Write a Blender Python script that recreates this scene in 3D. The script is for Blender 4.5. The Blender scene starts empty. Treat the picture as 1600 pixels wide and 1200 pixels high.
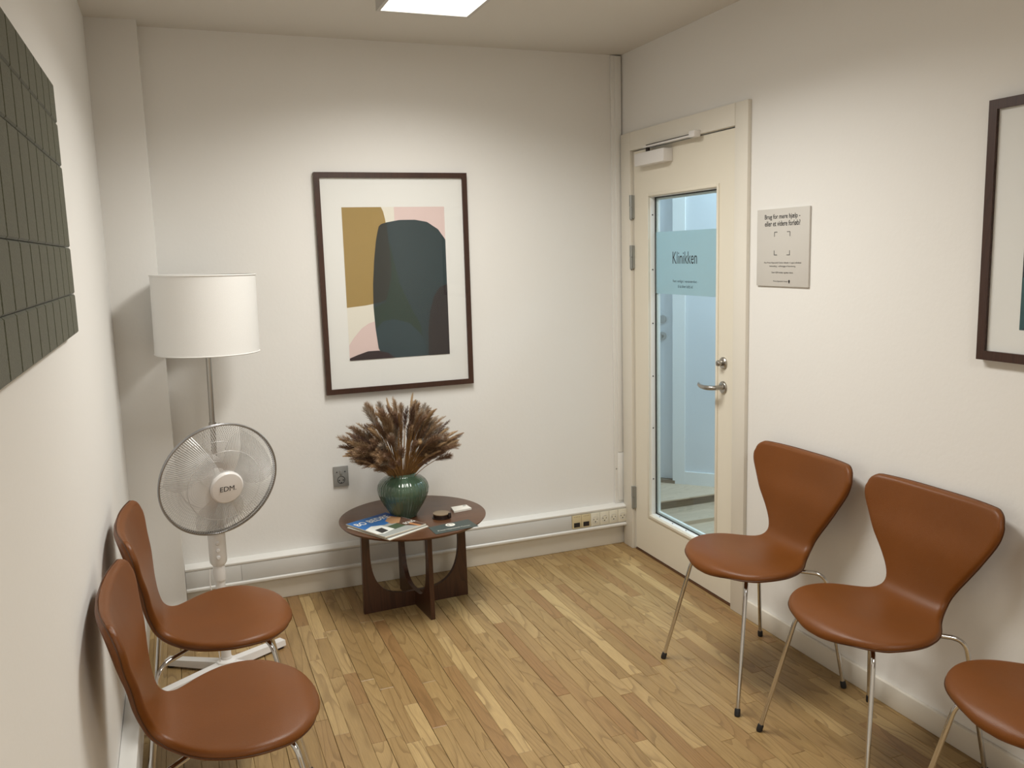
import bpy, bmesh, math, random
from mathutils import Vector, Matrix
PI = math.pi
random.seed(7)
S = bpy.context.scene
COL = S.collection

# ------------------------------------------------------------------ camera
cam_d = bpy.data.cameras.new('camera')
cam_d.sensor_width = 36.0
cam_d.lens = 36.0 * 1355.16 / 1600.0
cam_d.clip_start = 0.02
cam = bpy.data.objects.new('camera', cam_d)
COL.objects.link(cam)
cr = Vector((0.93169315, -0.36216735, -0.02797637))
cu = Vector((0.0801238, 0.12977907, 0.98830034))
cf = Vector((0.35429937, 0.92303424, -0.1499325))
mw = Matrix.Identity(4)
for i in range(3):
    mw[i][0] = cr[i]; mw[i][1] = cu[i]; mw[i][2] = -cf[i]
mw.translation = Vector((-2.1622, -4.0014, 1.5599))
cam.matrix_world = mw
S.camera = cam

# ------------------------------------------------------------------ world, exposure
W = bpy.data.worlds.new('world'); S.world = W; W.use_nodes = True
W.node_tree.nodes['Background'].inputs[0].default_value = (0.75, 0.85, 1.0, 1)
W.node_tree.nodes['Background'].inputs[1].default_value = 0.3
S.view_settings.view_transform = 'Standard'
S.view_settings.look = 'None'
S.view_settings.gamma = 1.0
S.view_settings.use_curve_mapping = False
S.view_settings.exposure = 0.0
PANEL_L = 5.0           # glow of the ceiling panel diffusers
PANEL_W = 28.5          # watts of each ceiling panel's directed light
HALL_L = 19.0            # glow of the added panel that supplies the hallway daylight

# ------------------------------------------------------------------ materials
def srgb(r, g, b):
    f = lambda c: (c / 255.0 / 12.92) if c / 255.0 <= 0.04045 else ((c / 255.0 + 0.055) / 1.055) ** 2.4
    return (f(r), f(g), f(b), 1.0)

def mat(name, color, rough=0.5, metal=0.0, coat=0.0, bump=0.0, bscale=80.0, spec=0.5, noise=0.0, nscale=6.0, sheen=0.0):
    m = bpy.data.materials.new(name); m.use_nodes = True
    nt = m.node_tree; N = nt.nodes; L = nt.links
    b = N['Principled BSDF']
    b.inputs['Base Color'].default_value = color
    b.inputs['Roughness'].default_value = rough
    b.inputs['Metallic'].default_value = metal
    b.inputs['Specular IOR Level'].default_value = spec
    if coat: b.inputs['Coat Weight'].default_value = coat; b.inputs['Coat Roughness'].default_value = 0.08
    if sheen: b.inputs['Sheen Weight'].default_value = sheen
    if noise or bump:
        tc = N.new('ShaderNodeTexCoord')
    if noise:
        n = N.new('ShaderNodeTexNoise'); n.inputs['Scale'].default_value = nscale; n.inputs['Detail'].default_value = 5
        L.new(tc.outputs['Object'], n.inputs['Vector'])
        r = N.new('ShaderNodeMapRange'); r.inputs[3].default_value = 1 - noise; r.inputs[4].default_value = 1 + noise
        r.inputs[1].default_value = 0.3; r.inputs[2].default_value = 0.7
        L.new(n.outputs['Fac'], r.inputs[0])
        mx = N.new('ShaderNodeMix'); mx.data_type = 'RGBA'; mx.blend_type = 'MULTIPLY'; mx.inputs[0].default_value = 1
        mx.inputs[6].default_value = color
        L.new(r.outputs[0], mx.inputs[7]); L.new(mx.outputs[2], b.inputs['Base Color'])
    if bump:
        n2 = N.new('ShaderNodeTexNoise'); n2.inputs['Scale'].default_value = bscale; n2.inputs['Detail'].default_value = 4
        L.new(tc.outputs['Object'], n2.inputs['Vector'])
        bp = N.new('ShaderNodeBump'); bp.inputs['Strength'].default_value = bump; bp.inputs['Distance'].default_value = 0.004
        L.new(n2.outputs['Fac'], bp.inputs['Height']); L.new(bp.outputs[0], b.inputs['Normal'])
    return m

def emit(name, color, strength):
    m = bpy.data.materials.new(name); m.use_nodes = True
    nt = m.node_tree; nt.nodes.clear()
    e = nt.nodes.new('ShaderNodeEmission'); e.inputs[0].default_value = color; e.inputs[1].default_value = strength
    o = nt.nodes.new('ShaderNodeOutputMaterial'); nt.links.new(e.outputs[0], o.inputs[0])
    return m

def glass_mat(name, tint, refl=1.0, rough=0.0, diff=0.0, dcol=(0.56, 0.66, 0.66, 1)):
    m = bpy.data.materials.new(name); m.use_nodes = True
    nt = m.node_tree; nt.nodes.clear(); N = nt.nodes; L = nt.links
    t = N.new('ShaderNodeBsdfTransparent'); t.inputs[0].default_value = tint
    g = N.new('ShaderNodeBsdfGlossy'); g.inputs['Roughness'].default_value = rough
    f = N.new('ShaderNodeFresnel'); f.inputs[0].default_value = 1.45
    mu = N.new('ShaderNodeMath'); mu.operation = 'MULTIPLY'; mu.inputs[1].default_value = refl
    geo = N.new('ShaderNodeNewGeometry'); inv = N.new('ShaderNodeMath'); inv.operation = 'SUBTRACT'; inv.inputs[0].default_value = 1.0
    mu2 = N.new('ShaderNodeMath'); mu2.operation = 'MULTIPLY'
    L.new(geo.outputs['Backfacing'], inv.inputs[1]); L.new(f.outputs[0], mu.inputs[0])
    L.new(mu.outputs[0], mu2.inputs[0]); L.new(inv.outputs[0], mu2.inputs[1])
    a = N.new('ShaderNodeMixShader'); L.new(mu2.outputs[0], a.inputs[0])
    src = t
    if diff:
        d = N.new('ShaderNodeBsdfTranslucent'); d.inputs[0].default_value = dcol
        d2 = N.new('ShaderNodeBsdfDiffuse'); d2.inputs[0].default_value = dcol
        dm = N.new('ShaderNodeMixShader'); dm.inputs[0].default_value = 0.35
        L.new(d.outputs[0], dm.inputs[1]); L.new(d2.outputs[0], dm.inputs[2])
        mm = N.new('ShaderNodeMixShader'); mm.inputs[0].default_value = diff
        L.new(t.outputs[0], mm.inputs[1]); L.new(dm.outputs[0], mm.inputs[2]); src = mm
    L.new(src.outputs[0], a.inputs[1]); L.new(g.outputs[0], a.inputs[2])
    o = N.new('ShaderNodeOutputMaterial'); L.new(a.outputs[0], o.inputs[0])
    return m

def wood_mat(name, lights, dark, along='y', rough=0.4, ringscale=1.0, contrast=0.5, object_random=True, gscale=1.0):
    """procedural wood: tone from the object's own random value, cathedral grain from stretched noise contours"""
    m = bpy.data.materials.new(name); m.use_nodes = True
    nt = m.node_tree; N = nt.nodes; L = nt.links; b = N['Principled BSDF']
    geo = N.new('ShaderNodeNewGeometry'); oi = N.new('ShaderNodeObjectInfo')
    mp = N.new('ShaderNodeMapping')
    st = {'y': (9 * gscale, 1.1 * gscale, 9 * gscale), 'x': (1.1 * gscale, 9 * gscale, 9 * gscale), 'z': (9 * gscale, 9 * gscale, 1.1 * gscale)}[along]
    mp.inputs['Scale'].default_value = st
    ad = N.new('ShaderNodeVectorMath'); ad.operation = 'ADD'
    sc = N.new('ShaderNodeVectorMath'); sc.operation = 'SCALE'; sc.inputs[3].default_value = 37.0 if object_random else 0.0
    cx = N.new('ShaderNodeCombineXYZ')
    L.new(oi.outputs['Random'], cx.inputs[0]); L.new(oi.outputs['Random'], cx.inputs[1]); L.new(oi.outputs['Random'], cx.inputs[2])
    L.new(cx.outputs[0], sc.inputs[0]); L.new(geo.outputs['Position'], mp.inputs['Vector'])
    L.new(mp.outputs[0], ad.inputs[0]); L.new(sc.outputs[0], ad.inputs[1])
    n = N.new('ShaderNodeTexNoise'); n.inputs['Scale'].default_value = 1.0; n.inputs['Detail'].default_value = 1.5
    L.new(ad.outputs[0], n.inputs['Vector'])
    mul = N.new('ShaderNodeMath'); mul.operation = 'MULTIPLY'; mul.inputs[1].default_value = 22.0 * ringscale
    L.new(n.outputs['Fac'], mul.inputs[0])
    fr = N.new('ShaderNodeMath'); fr.operation = 'FRACT'; L.new(mul.outputs[0], fr.inputs[0])
    cr_ = N.new('ShaderNodeValToRGB'); e = cr_.color_ramp.elements
    e[0].position = 0.0; e[0].color = (1, 1, 1, 1); e[1].position = 1.0; e[1].color = (0.0, 0.0, 0.0, 1)
    k = cr_.color_ramp.elements.new(0.72); k.color = (0.75, 0.75, 0.75, 1)
    k = cr_.color_ramp.elements.new(0.93); k.color = (0.0, 0.0, 0.0, 1)
    L.new(fr.outputs[0], cr_.inputs[0])
    # fine pores
    mp2 = N.new('ShaderNodeMapping'); st2 = {'y': (420, 14, 420), 'x': (14, 420, 420), 'z': (420, 420, 14)}[along]
    mp2.inputs['Scale'].default_value = st2; L.new(geo.outputs['Position'], mp2.inputs['Vector'])
    n2 = N.new('ShaderNodeTexNoise'); n2.inputs['Scale'].default_value = 1.0; n2.inputs['Detail'].default_value = 2
    L.new(mp2.outputs[0], n2.inputs['Vector'])
    tone = N.new('ShaderNodeValToRGB'); te = tone.color_ramp.elements
    te[0].position = 0.0; te[0].color = lights[0]; te[1].position = 1.0; te[1].color = lights[-1]
    for i, c in enumerate(lights[1:-1]):
        q = tone.color_ramp.elements.new((i + 1) / (len(lights) - 1)); q.color = c
    if object_random:
        wn = N.new('ShaderNodeTexWhiteNoise'); wn.noise_dimensions = '1D'; L.new(oi.outputs['Random'], wn.inputs['W']); L.new(wn.outputs['Value'], tone.inputs[0])
    else:
        L.new(n.outputs['Fac'], tone.inputs[0])
    mx = N.new('ShaderNodeMix'); mx.data_type = 'RGBA'; mx.blend_type = 'MIX'
    f1 = N.new('ShaderNodeMath'); f1.operation = 'SUBTRACT'; f1.inputs[0].default_value = 1.0; L.new(cr_.outputs[0], f1.inputs[1])
    f2 = N.new('ShaderNodeMath'); f2.operation = 'MULTIPLY'; f2.inputs[1].default_value = contrast; L.new(f1.outputs[0], f2.inputs[0])
    L.new(f2.outputs[0], mx.inputs[0]); L.new(tone.outputs[0], mx.inputs[6]); mx.inputs[7].default_value = dark
    mr = N.new('ShaderNodeMapRange'); mr.inputs[1].default_value = 0.3; mr.inputs[2].default_value = 0.7; mr.inputs[3].default_value = 0.86; mr.inputs[4].default_value = 1.1
    L.new(n2.outputs['Fac'], mr.inputs[0])
    m3 = N.new('ShaderNodeMix'); m3.data_type = 'RGBA'; m3.blend_type = 'MULTIPLY'; m3.inputs[0].default_value = 1
    L.new(mx.outputs[2], m3.inputs[6]); L.new(mr.outputs[0], m3.inputs[7])
    L.new(m3.outputs[2], b.inputs['Base Color'])
    b.inputs['Roughness'].default_value = rough
    bp = N.new('ShaderNodeBump'); bp.inputs['Strength'].default_value = 0.12; bp.inputs['Distance'].default_value = 0.002
    L.new(n2.outputs['Fac'], bp.inputs['Height']); L.new(bp.outputs[0], b.inputs['Normal'])
    return m

M = {}
M['wall'] = mat('wall_paint', (0.80, 0.785, 0.758, 1), 0.75, bump=0.12, bscale=60, spec=0.3)
M['ceil'] = mat('ceiling_paint', (0.68, 0.65, 0.60, 1), 0.85, bump=0.1, bscale=90)
M['gloss'] = mat('white_gloss_paint', (0.74, 0.70, 0.62, 1), 0.42, bump=0.05, bscale=30)
M['door'] = mat('door_paint', (0.77, 0.72, 0.61, 1), 0.42, bump=0.04, bscale=20)
M['bead'] = mat('white_bead_paint', (0.85, 0.84, 0.8, 1), 0.3)
M['duct'] = mat('trunking_plastic', (0.80, 0.79, 0.76, 1), 0.3)
M['cover'] = mat('trunking_cover', (0.62, 0.61, 0.585, 1), 0.38)
M['black'] = mat('black_rubber', (0.012, 0.012, 0.014, 1), 0.5)
M['dark'] = mat('dark_gap', (0.03, 0.02, 0.015, 1), 0.8)
M['steel'] = mat('brushed_steel', (0.42, 0.40, 0.37, 1), 0.28, metal=1.0)
M['hinge'] = mat('hinge_steel', (0.36, 0.37, 0.36, 1), 0.45, metal=0.8)
M['chrome'] = mat('chrome', (0.62, 0.61, 0.60, 1), 0.08, metal=1.0)
M['leather'] = mat('cognac_leather', (0.160, 0.048, 0.0055, 1), 0.40, bump=0.16, bscale=420, noise=0.07, nscale=5, spec=0.36)
M['piping'] = mat('leather_piping', (0.07, 0.024, 0.006, 1), 0.5)
M['ash'] = wood_mat('ash_floor', [srgb(150, 121, 77), srgb(166, 137, 91), srgb(155, 126, 82), srgb(186, 158, 110), srgb(160, 131, 87), srgb(148, 113, 72)],
                    srgb(112, 84, 48), 'y', 0.4, 0.62, 0.5)
M['joint'] = mat('floor_joint', srgb(92, 66, 38), 0.8)
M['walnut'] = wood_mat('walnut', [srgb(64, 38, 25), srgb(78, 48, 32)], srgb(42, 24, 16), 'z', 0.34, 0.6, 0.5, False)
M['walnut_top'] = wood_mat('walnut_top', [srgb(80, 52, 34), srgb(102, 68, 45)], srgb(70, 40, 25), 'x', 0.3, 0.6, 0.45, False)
M['frame'] = wood_mat('dark_frame_wood', [srgb(56, 34, 25), srgb(70, 43, 31)], srgb(36, 20, 15), 'z', 0.35, 1.0, 0.4, False)
M['hallwood'] = wood_mat('hall_floor_wood', [srgb(200, 178, 150), srgb(214, 194, 168)], srgb(160, 136, 110), 'x', 0.35, 1.0, 0.4, False)
M['riser'] = wood_mat('riser_wood', [srgb(120, 104, 84), srgb(140, 122, 98)], srgb(92, 76, 60), 'x', 0.5, 1.0, 0.4, False)
M['paper'] = mat('mat_paper', (0.79, 0.79, 0.765, 1), 0.6)
M['felt'] = mat('green_felt', srgb(76, 78, 60), 0.95, bump=0.6, bscale=300, noise=0.14, nscale=160, sheen=0.2)
M['feltback'] = mat('green_felt_base', srgb(52, 54, 42), 0.95, bump=0.5, bscale=300)
M['shade'] = mat('shade_fabric', (0.83, 0.82, 0.80, 1), 0.8, bump=0.15, bscale=500)
M['whiteplastic'] = mat('white_plastic', (0.78, 0.76, 0.745, 1), 0.35)
M['fanplastic'] = mat('fan_hub_plastic', (0.66, 0.645, 0.62, 1), 0.35)
M['wire'] = mat('grille_wire', (0.66, 0.65, 0.64, 1), 0.35, metal=0.3)
M['rimwire'] = mat('grille_rim', (0.33, 0.33, 0.34, 1), 0.3, metal=0.8)
M['vase'] = mat('green_glaze', srgb(70, 92, 74), 0.16, coat=0.6, noise=0.12, nscale=14)
M['ink'] = mat('black_ink', (0.02, 0.02, 0.022, 1), 0.5)
M['signplate'] = mat('sign_plate', (0.60, 0.575, 0.535, 1), 0.45)
M['socketgrey'] = mat('grey_socket', (0.27, 0.265, 0.25, 1), 0.4)
M['cream'] = mat('cream_socket', (0.74, 0.70, 0.58, 1), 0.35)
M['beige'] = mat('beige_socket', (0.62, 0.52, 0.32, 1), 0.4)
M['hallwall'] = mat('hall_paint', (0.72, 0.74, 0.75, 1), 0.7)
M['diffuser'] = emit('panel_diffuser', (1.0, 0.97, 0.90, 1), PANEL_L)
M['halldaylight'] = emit('hall_daylight_glow', (0.70, 0.87, 1.0, 1), HALL_L)
M['panelframe'] = mat('panel_frame', (0.55, 0.53, 0.5, 1), 0.5)
M['glass'] = glass_mat('door_glass', (0.90, 0.96, 0.98, 1), 1.2)
M['frost'] = glass_mat('frosted_film', (0.7, 0.85, 0.9, 1), 0.4, 0.2, 0.92)
M['picglass'] = glass_mat('picture_glass', (0.99, 0.99, 0.99, 1), 0.9)
def flat(name, r, g, b, rough=0.6): 
    M[name] = mat(name, srgb(r, g, b), rough)
flat('ochre', 158, 132, 76); flat('pinkprint', 220, 198, 194); flat('teal', 40, 57, 61); flat('greenblack', 36, 55, 46)
flat('tealpale', 43, 62, 68); flat('olive_dark', 40, 42, 37); flat('plum', 44, 28, 34); flat('browndark', 42, 36, 37); flat('cream_art', 226, 222, 210)
flat('navy', 34, 44, 48); flat('petrol', 34, 78, 82); flat('magblue', 38, 104, 172); flat('magwhite', 228, 228, 222); flat('magsky', 30, 78, 150)
flat('magtan', 176, 134, 96); flat('magbrown', 88, 62, 48); flat('maggrey', 160, 162, 158); flat('magblack', 50, 48, 46); flat('magpages', 214, 205, 186)
flat('flyer', 54, 68, 66, 0.4); flat('maggreen', 70, 84, 60); flat('magorange', 190, 132, 84); flat('logowhite', 236, 234, 226)
flat('puckbrass', 134, 114, 88, 0.3); flat('puckdark', 38, 26, 20, 0.35); flat('cardwhite', 232, 230, 222)
flat('stalk', 150, 112, 66); flat('plume_a', 152, 124, 94); flat('plume_b', 130, 102, 80); flat('plume_c', 180, 152, 118); flat('plume_d', 152, 138, 122); flat('plume_e', 90, 66, 56)
flat('pod', 190, 160, 120)

# ------------------------------------------------------------------ mesh helpers
class MB:
    def __init__(s): s.v = []; s.f = []; s.m = []; s.mats = []; s.sm = []
    def mi(s, m):
        if m not in s.mats: s.mats.append(m)
        return s.mats.index(m)
    def add(s, vs, fs, m, smooth=False):
        o = len(s.v); s.v += [tuple(v) for v in vs]; k = s.mi(m)
        for f in fs: s.f.append(tuple(i + o for i in f)); s.m.append(k); s.sm.append(smooth)
    def box(s, a, b, m, bev=0.0):
        x0, y0, z0 = (min(a[i], b[i]) for i in range(3)); x1, y1, z1 = (max(a[i], b[i]) for i in range(3))
        if not bev:
            s.add([(x0,y0,z0),(x1,y0,z0),(x1,y1,z0),(x0,y1,z0),(x0,y0,z1),(x1,y0,z1),(x1,y1,z1),(x0,y1,z1)],
                  [(0,3,2,1),(4,5,6,7),(0,1,5,4),(1,2,6,5),(2,3,7,6),(3,0,4,7)], m)
        else:
            bm = bmesh.new(); bmesh.ops.create_cube(bm, size=1)
            for v in bm.verts:
                v.co = Vector((x0 + (v.co.x + .5) * (x1 - x0), y0 + (v.co.y + .5) * (y1 - y0), z0 + (v.co.z + .5) * (z1 - z0)))
            bv = min(bev, .45 * min(x1 - x0, y1 - y0, z1 - z0))
            bmesh.ops.bevel(bm, geom=bm.edges[:], offset=bv, segments=2, profile=.5, affect='EDGES')
            bm.verts.index_update()
            s.add([v.co[:] for v in bm.verts], [[v.index for v in f.verts] for f in bm.faces], m); bm.free()
    def tube(s, pts, r, m, n=10, cap=True, closed=False):
        pts = [Vector(p) for p in pts]; rs = r if isinstance(r, (list, tuple)) else [r] * len(pts)
        N = len(pts); ring = []
        t0 = (pts[1] - pts[0]).normalized(); up = Vector((0, 0, 1)) if abs(t0.z) < .9 else Vector((1, 0, 0))
        a = t0.cross(up).normalized()
        vs = []
        for i, p in enumerate(pts):
            if closed: t = (pts[(i + 1) % N] - pts[i - 1]).normalized()
            else: t = (pts[min(i + 1, N - 1)] - pts[max(i - 1, 0)]).normalized()
            a = (a - t * a.dot(t)).normalized(); b = t.cross(a)
            for k in range(n):
                an = 2 * PI * k / n; vs.append(p + (a * math.cos(an) + b * math.sin(an)) * rs[i])
        fs = []
        for i in range(N if closed else N - 1):
            j = (i + 1) % N
            for k in range(n): fs.append((i*n+k, i*n+(k+1)%n, j*n+(k+1)%n, j*n+k))
        if cap and not closed: fs += [tuple(range(n))[::-1], tuple((N-1)*n+k for k in range(n))]
        s.add(vs, fs, m, True)
    def lathe(s, prof, m, c=(0,0,0), n=32, axis=None, rib=0, ribamp=0):
        """prof: [(r,h)...]; axis: Vector, default +z"""
        c = Vector(c); ax = Vector(axis).normalized() if axis else Vector((0,0,1))
        q = Vector((0,0,1)).rotation_difference(ax)
        vs = []; fs = []
        for (r, h) in prof:
            for k in range(n):
                an = 2*PI*k/n; rr = r * (1 + (ribamp * (abs(math.cos(rib * an / 2)) - .5) if rib else 0))
                vs.append(c + q @ Vector((rr*math.cos(an), rr*math.sin(an), h)))
        for i in range(len(prof) - 1):
            for k in range(n): fs.append((i*n+k, i*n+(k+1)%n, (i+1)*n+(k+1)%n, (i+1)*n+k))
        if prof[0][0] > 1e-6: fs.append(tuple(range(n))[::-1])
        if prof[-1][0] > 1e-6: fs.append(tuple((len(prof)-1)*n+k for k in range(n)))
        s.add(vs, fs, m, True)
    def prism(s, poly, basis, d0, d1, m, holes=None):
        """poly in (u,v); basis=(O,U,V,Nn); extruded along Nn from d0 to d1"""
        O, U, V, Nn = (Vector(q) for q in basis); n = len(poly)
        P = lambda u, v, d: O + U*u + V*v + Nn*d
        vs = [P(u, v, d0) for u, v in poly] + [P(u, v, d1) for u, v in poly]
        fs = [tuple(range(n))[::-1], tuple(range(n, 2*n))] + [(i, (i+1)%n, n+(i+1)%n, n+i) for i in range(n)]
        s.add(vs, fs, m)
    def obj(s, name, parent=None, loc=None):
        me = bpy.data.meshes.new(name); me.from_pydata(s.v, [], s.f)
        for m in s.mats: me.materials.append(M[m] if isinstance(m, str) else m)
        me.polygons.foreach_set('material_index', s.m); me.polygons.foreach_set('use_smooth', s.sm)
        bm = bmesh.new(); bm.from_mesh(me); bmesh.ops.recalc_face_normals(bm, faces=bm.faces[:]); bm.to_mesh(me); bm.free()
        me.update()
        try: me.set_sharp_from_angle(angle=math.radians(40))
        except Exception: pass
        o = bpy.data.objects.new(name, me); COL.objects.link(o)
        if parent: o.parent = parent
        if loc: o.location = loc
        return o

def box(name, a, b, m, parent=None, bev=0.0):
    q = MB(); q.box(a, b, m, bev); return q.obj(name, parent)
def thing(name, label, cat, loc=(0,0,0), rz=0, group=None):
    o = bpy.data.objects.new(name, None); COL.objects.link(o); o.empty_display_size = .1
    o.location = loc; o.rotation_euler = (0, 0, rz); o['label'] = label; o['category'] = cat
    if group: o['group'] = group
    return o
def tag(o, label, cat, group=None):
    o['label'] = label; o['category'] = cat
    if group: o['group'] = group
    return o
def struct(o): o['kind'] = 'structure'; return o
def copy_tree(o, parent=None):
    c = o.copy(); COL.objects.link(c); c.parent = parent
    for ch in list(o.children): copy_tree(ch, c)
    return c

def text(name, s, basis, w, m, parent=None, h=None, thick=0.0003, bold=False):
    """basis=(centre, right, up, normal); width w"""
    cu_ = bpy.data.curves.new(name, 'FONT'); cu_.body = s; cu_.align_x = 'CENTER'; cu_.align_y = 'CENTER'
    cu_.resolution_u = 3; cu_.extrude = 0.0
    if bold: cu_.offset = 0.012
    tmp = bpy.data.objects.new(name, cu_); COL.objects.link(tmp)
    dg = bpy.context.evaluated_depsgraph_get(); me = bpy.data.meshes.new_from_object(tmp.evaluated_get(dg))
    bpy.data.objects.remove(tmp); bpy.data.curves.remove(cu_)
    xs = [v.co.x for v in me.vertices]; ys = [v.co.y for v in me.vertices]
    cx, cy = (min(xs)+max(xs))/2, (min(ys)+max(ys))/2; k = w / (max(xs)-min(xs)); kh = h/(max(ys)-min(ys)) if h else k
    O, U, V, Nn = (Vector(q) for q in basis)
    for v in me.vertices: v.co = O + U*((v.co.x-cx)*k) + V*((v.co.y-cy)*kh) + Nn*thick
    me.materials.clear(); me.materials.append(M[m])
    o = bpy.data.objects.new(name, me); COL.objects.link(o)
    if parent: o.parent = parent
    return o

# ------------------------------------------------------------------ room shell
H = 2.513; XL = -2.408; YR = -5.9
CX, CD = -2.218, 0.10       # pilaster in the far left corner
DY0, DY1, DZ = -0.128, -0.982, 2.035
q = MB(); q.box((XL-.1, 0, -.05), (0.12, .12, H+.05), 'wall'); struct(q.obj('wall_back'))
q = MB(); q.box((XL-.1, YR, -.05), (XL, 0.0, H+.05), 'wall'); struct(q.obj('wall_left'))
q = MB(); q.box((XL, YR-.1, -.05), (0, YR, H+.05), 'wall'); struct(q.obj('wall_front'))
q = MB()
q.box((0, YR, -.05), (.12, DY1-.035, H+.05), 'wall'); q.box((0, DY1-.035, DZ+.04), (.12, DY0+.035, H+.05), 'wall'); q.box((0, DY0+.035, -.05), (.12, 0, H+.05), 'wall')
struct(q.obj('wall_right'))
q = MB(); q.box((XL-.1, YR-.1, H), (0.12, .12, H+.06), 'ceil'); struct(q.obj('ceiling'))
q = MB(); q.box((XL-.03, -CD, -.02), (CX, .03, H+.02), 'wall', 0.004); struct(q.obj('wall_pilaster'))

# ------------------------------------------------------------------ floor of ash strips
fl = box('floor', (XL-.1, YR-.1, -.06), (0.12, .12, -.016), 'joint'); struct(fl)
def unit_plank():
    bx, by = .022, .0022
    v = [(-.5,-.5,-1),(.5,-.5,-1),(.5,.5,-1),(-.5,.5,-1),(-.5,-.5,-.07),(.5,-.5,-.07),(.5,.5,-.07),(-.5,.5,-.07),
         (-.5+bx,-.5+by,0),(.5-bx,-.5+by,0),(.5-bx,.5-by,0),(-.5+bx,.5-by,0)]
    f = [(0,3,2,1),(0,1,5,4),(1,2,6,5),(2,3,7,6),(3,0,4,7),(4,5,9,8),(5,6,10,9),(6,7,11,10),(7,4,8,11),(8,9,10,11)]
    return v, f
uv_, uf_ = unit_plank()
pm = bpy.data.meshes.new('floor_strip'); pm.from_pydata(uv_, [], uf_); pm.materials.append(M['ash']); pm.update()
SW = 0.0517; rest = MB()
rr = random.Random(11); x = XL; i = 0; nstrip = 0
YV = -2.75
while x < 0.0 - 1e-4:
    w = min(SW, 0.0 - x)
    y = 0.0 - rr.uniform(0.02, .5); top = 0.0
    gap = 0.0016 if i % 3 == 2 else 0.0005
    while top > YR:
        y = max(y, YR)
        inv = top > YV and not (x < -2.0 and top < -1.9)
        if inv and top - y > 0.02 and nstrip < 296:
            o = bpy.data.objects.new('strip', pm); COL.objects.link(o); o.parent = fl
            o.location = (x + w/2 - gap/2, (top+y)/2, rr.uniform(-.0002, .0001)); o.scale = (w - gap, top - y - .0007, .0155); nstrip += 1
        else:
            rest.add([(x + w/2 + (w-gap)*a, (top+y)/2 + (top-y-.0007)*b, -.0001 + .0155*c) for a, b, c in uv_], uf_, 'ash')
        top = y; y = top - rr.choice((rr.uniform(.24, .5), rr.uniform(.45, .95)))
    x += SW; i += 1
o = rest.obj('strip_field', fl); o['kind'] = 'stuff'

# ------------------------------------------------------------------ skirtings and trunking
def skirt(name, a, b, m='gloss', bev=.003): return struct(box(name, a, b, m, None, bev))
skirt('baseboard_back', (CX, -.016, 0), (-0.0, 0, .108))
skirt('baseboard_pilaster', (XL+.0, -CD-.014, 0), (CX+.006, -CD, .08))
skirt('baseboard_left', (XL, YR, 0), (XL+.016, -CD-.014, .104))
skirt('baseboard_right', (-.016, YR, 0), (0, -1.071, .078))
# cable trunking on the far wall: backplate with lips and a recessed cover
t = thing('cable_trunking', 'long white plastic cable trunking along the far wall above the skirting', 'trunking', ((CX)/2, -.02, .108))
def wchild(o, t):       # keep world coordinates under an offset parent
    o.parent = t; o.matrix_parent_inverse = Matrix.Translation(-Vector(t.location)) if not t.rotation_euler.z else (Matrix.Translation(t.location) @ Matrix.Rotation(t.rotation_euler.z, 4, 'Z')).inverted()
    return o
JX = (CX, -1.98, -1.13, -.145)
q = MB()
prof = [(0,.108),(-.054,.108),(-.056,.112),(-.056,.119),(-.050,.123),(-.046,.125),(-.046,.200),(-.050,.203),(-.052,.208),(-.052,.213),(-.040,.219),(0,.222)]
q.prism(prof, ((CX+.001,0,0),(0,1,0),(0,0,1),(1,0,0)), 0, -CX-.002, 'duct'); wchild(q.obj('trunking_base'), t)
edges = [CX+.001, -1.98, -1.13, -.335]
for a, b in zip(edges[:-1], edges[1:]):
    q = MB(); q.box((a+.0006, -.050, .1255), (b-.0006, -.0465, .1995), 'cover', .0006); wchild(q.obj('trunking_cover'), t)
# socket modules set into the trunking
sx = -.333; sw = .0536
for k in range(6):
    a = sx + k*sw; b = a + sw - .0015; m = 'beige' if k < 2 else 'cream'
    q = MB(); q.box((a, -.0535, .130), (b, -.0462, .199), m, .0012); mo = q.obj('data_socket' if k < 2 else 'power_socket'); wchild(mo, t)
    cxk = (a+b)/2; q = MB()
    if k < 2:
        q.box((cxk-.017, -.0545, .136), (cxk+.017, -.0530, .160), 'black'); q.box((cxk-.012, -.0549, .140), (cxk+.012, -.0544, .150), 'dark')
        for j in range(4): q.box((cxk-.015+j*.009, -.0540, .190), (cxk-.011+j*.009, -.0533, .193), 'puckbrass')
        d = q.obj('port'); d.parent = mo; d['kind'] = 'stuff'
    else:
        ring = [(cxk+.0175*math.cos(an), -.0538, .162+.0175*math.sin(an)) for an in [PI*2*j/24 for j in range(24)]]
        q.tube(ring, .0011, 'cover', 5, closed=True)
        for dx, dz in ((-.0095, .002), (.0095, .002)): q.lathe([(.0024, 0), (.0024, .0012)], 'black', (cxk+dx, -.0532, .162+dz), 8, (0,-1,0))
        q.lathe([(.0032, 0), (.0032, .0012)], 'black', (cxk, -.0532, .1515), 8, (0,-1,0))
        d = q.obj('socket_face'); d.parent = mo
# vertical trunking in the corner
t = thing('vertical_cable_trunking', 'slim vertical white cable trunking in the corner beside the door', 'trunking', (-.034, 0, .224))
q = MB(); q.box((-.060, -.014, .222), (-.003, 0, 2.508), 'duct', .002); wchild(q.obj('trunking_base'), t)
q = MB(); q.box((-.043, -.021, .50), (-.010, -.0135, 2.505), 'duct', .002); wchild(q.obj('trunking_cover'), t)
q = MB(); q.box((-.043, -.021, .238), (-.010, -.0135, .498), 'duct', .002); wchild(q.obj('trunking_cover'), t)
q = MB()
for zz in (.41,): q.lathe([(.004, 0), (.004, .001)], 'hinge', (-.052, -.014, zz), 8, (0,-1,0))
wchild(q.obj('screw'), t)
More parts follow.
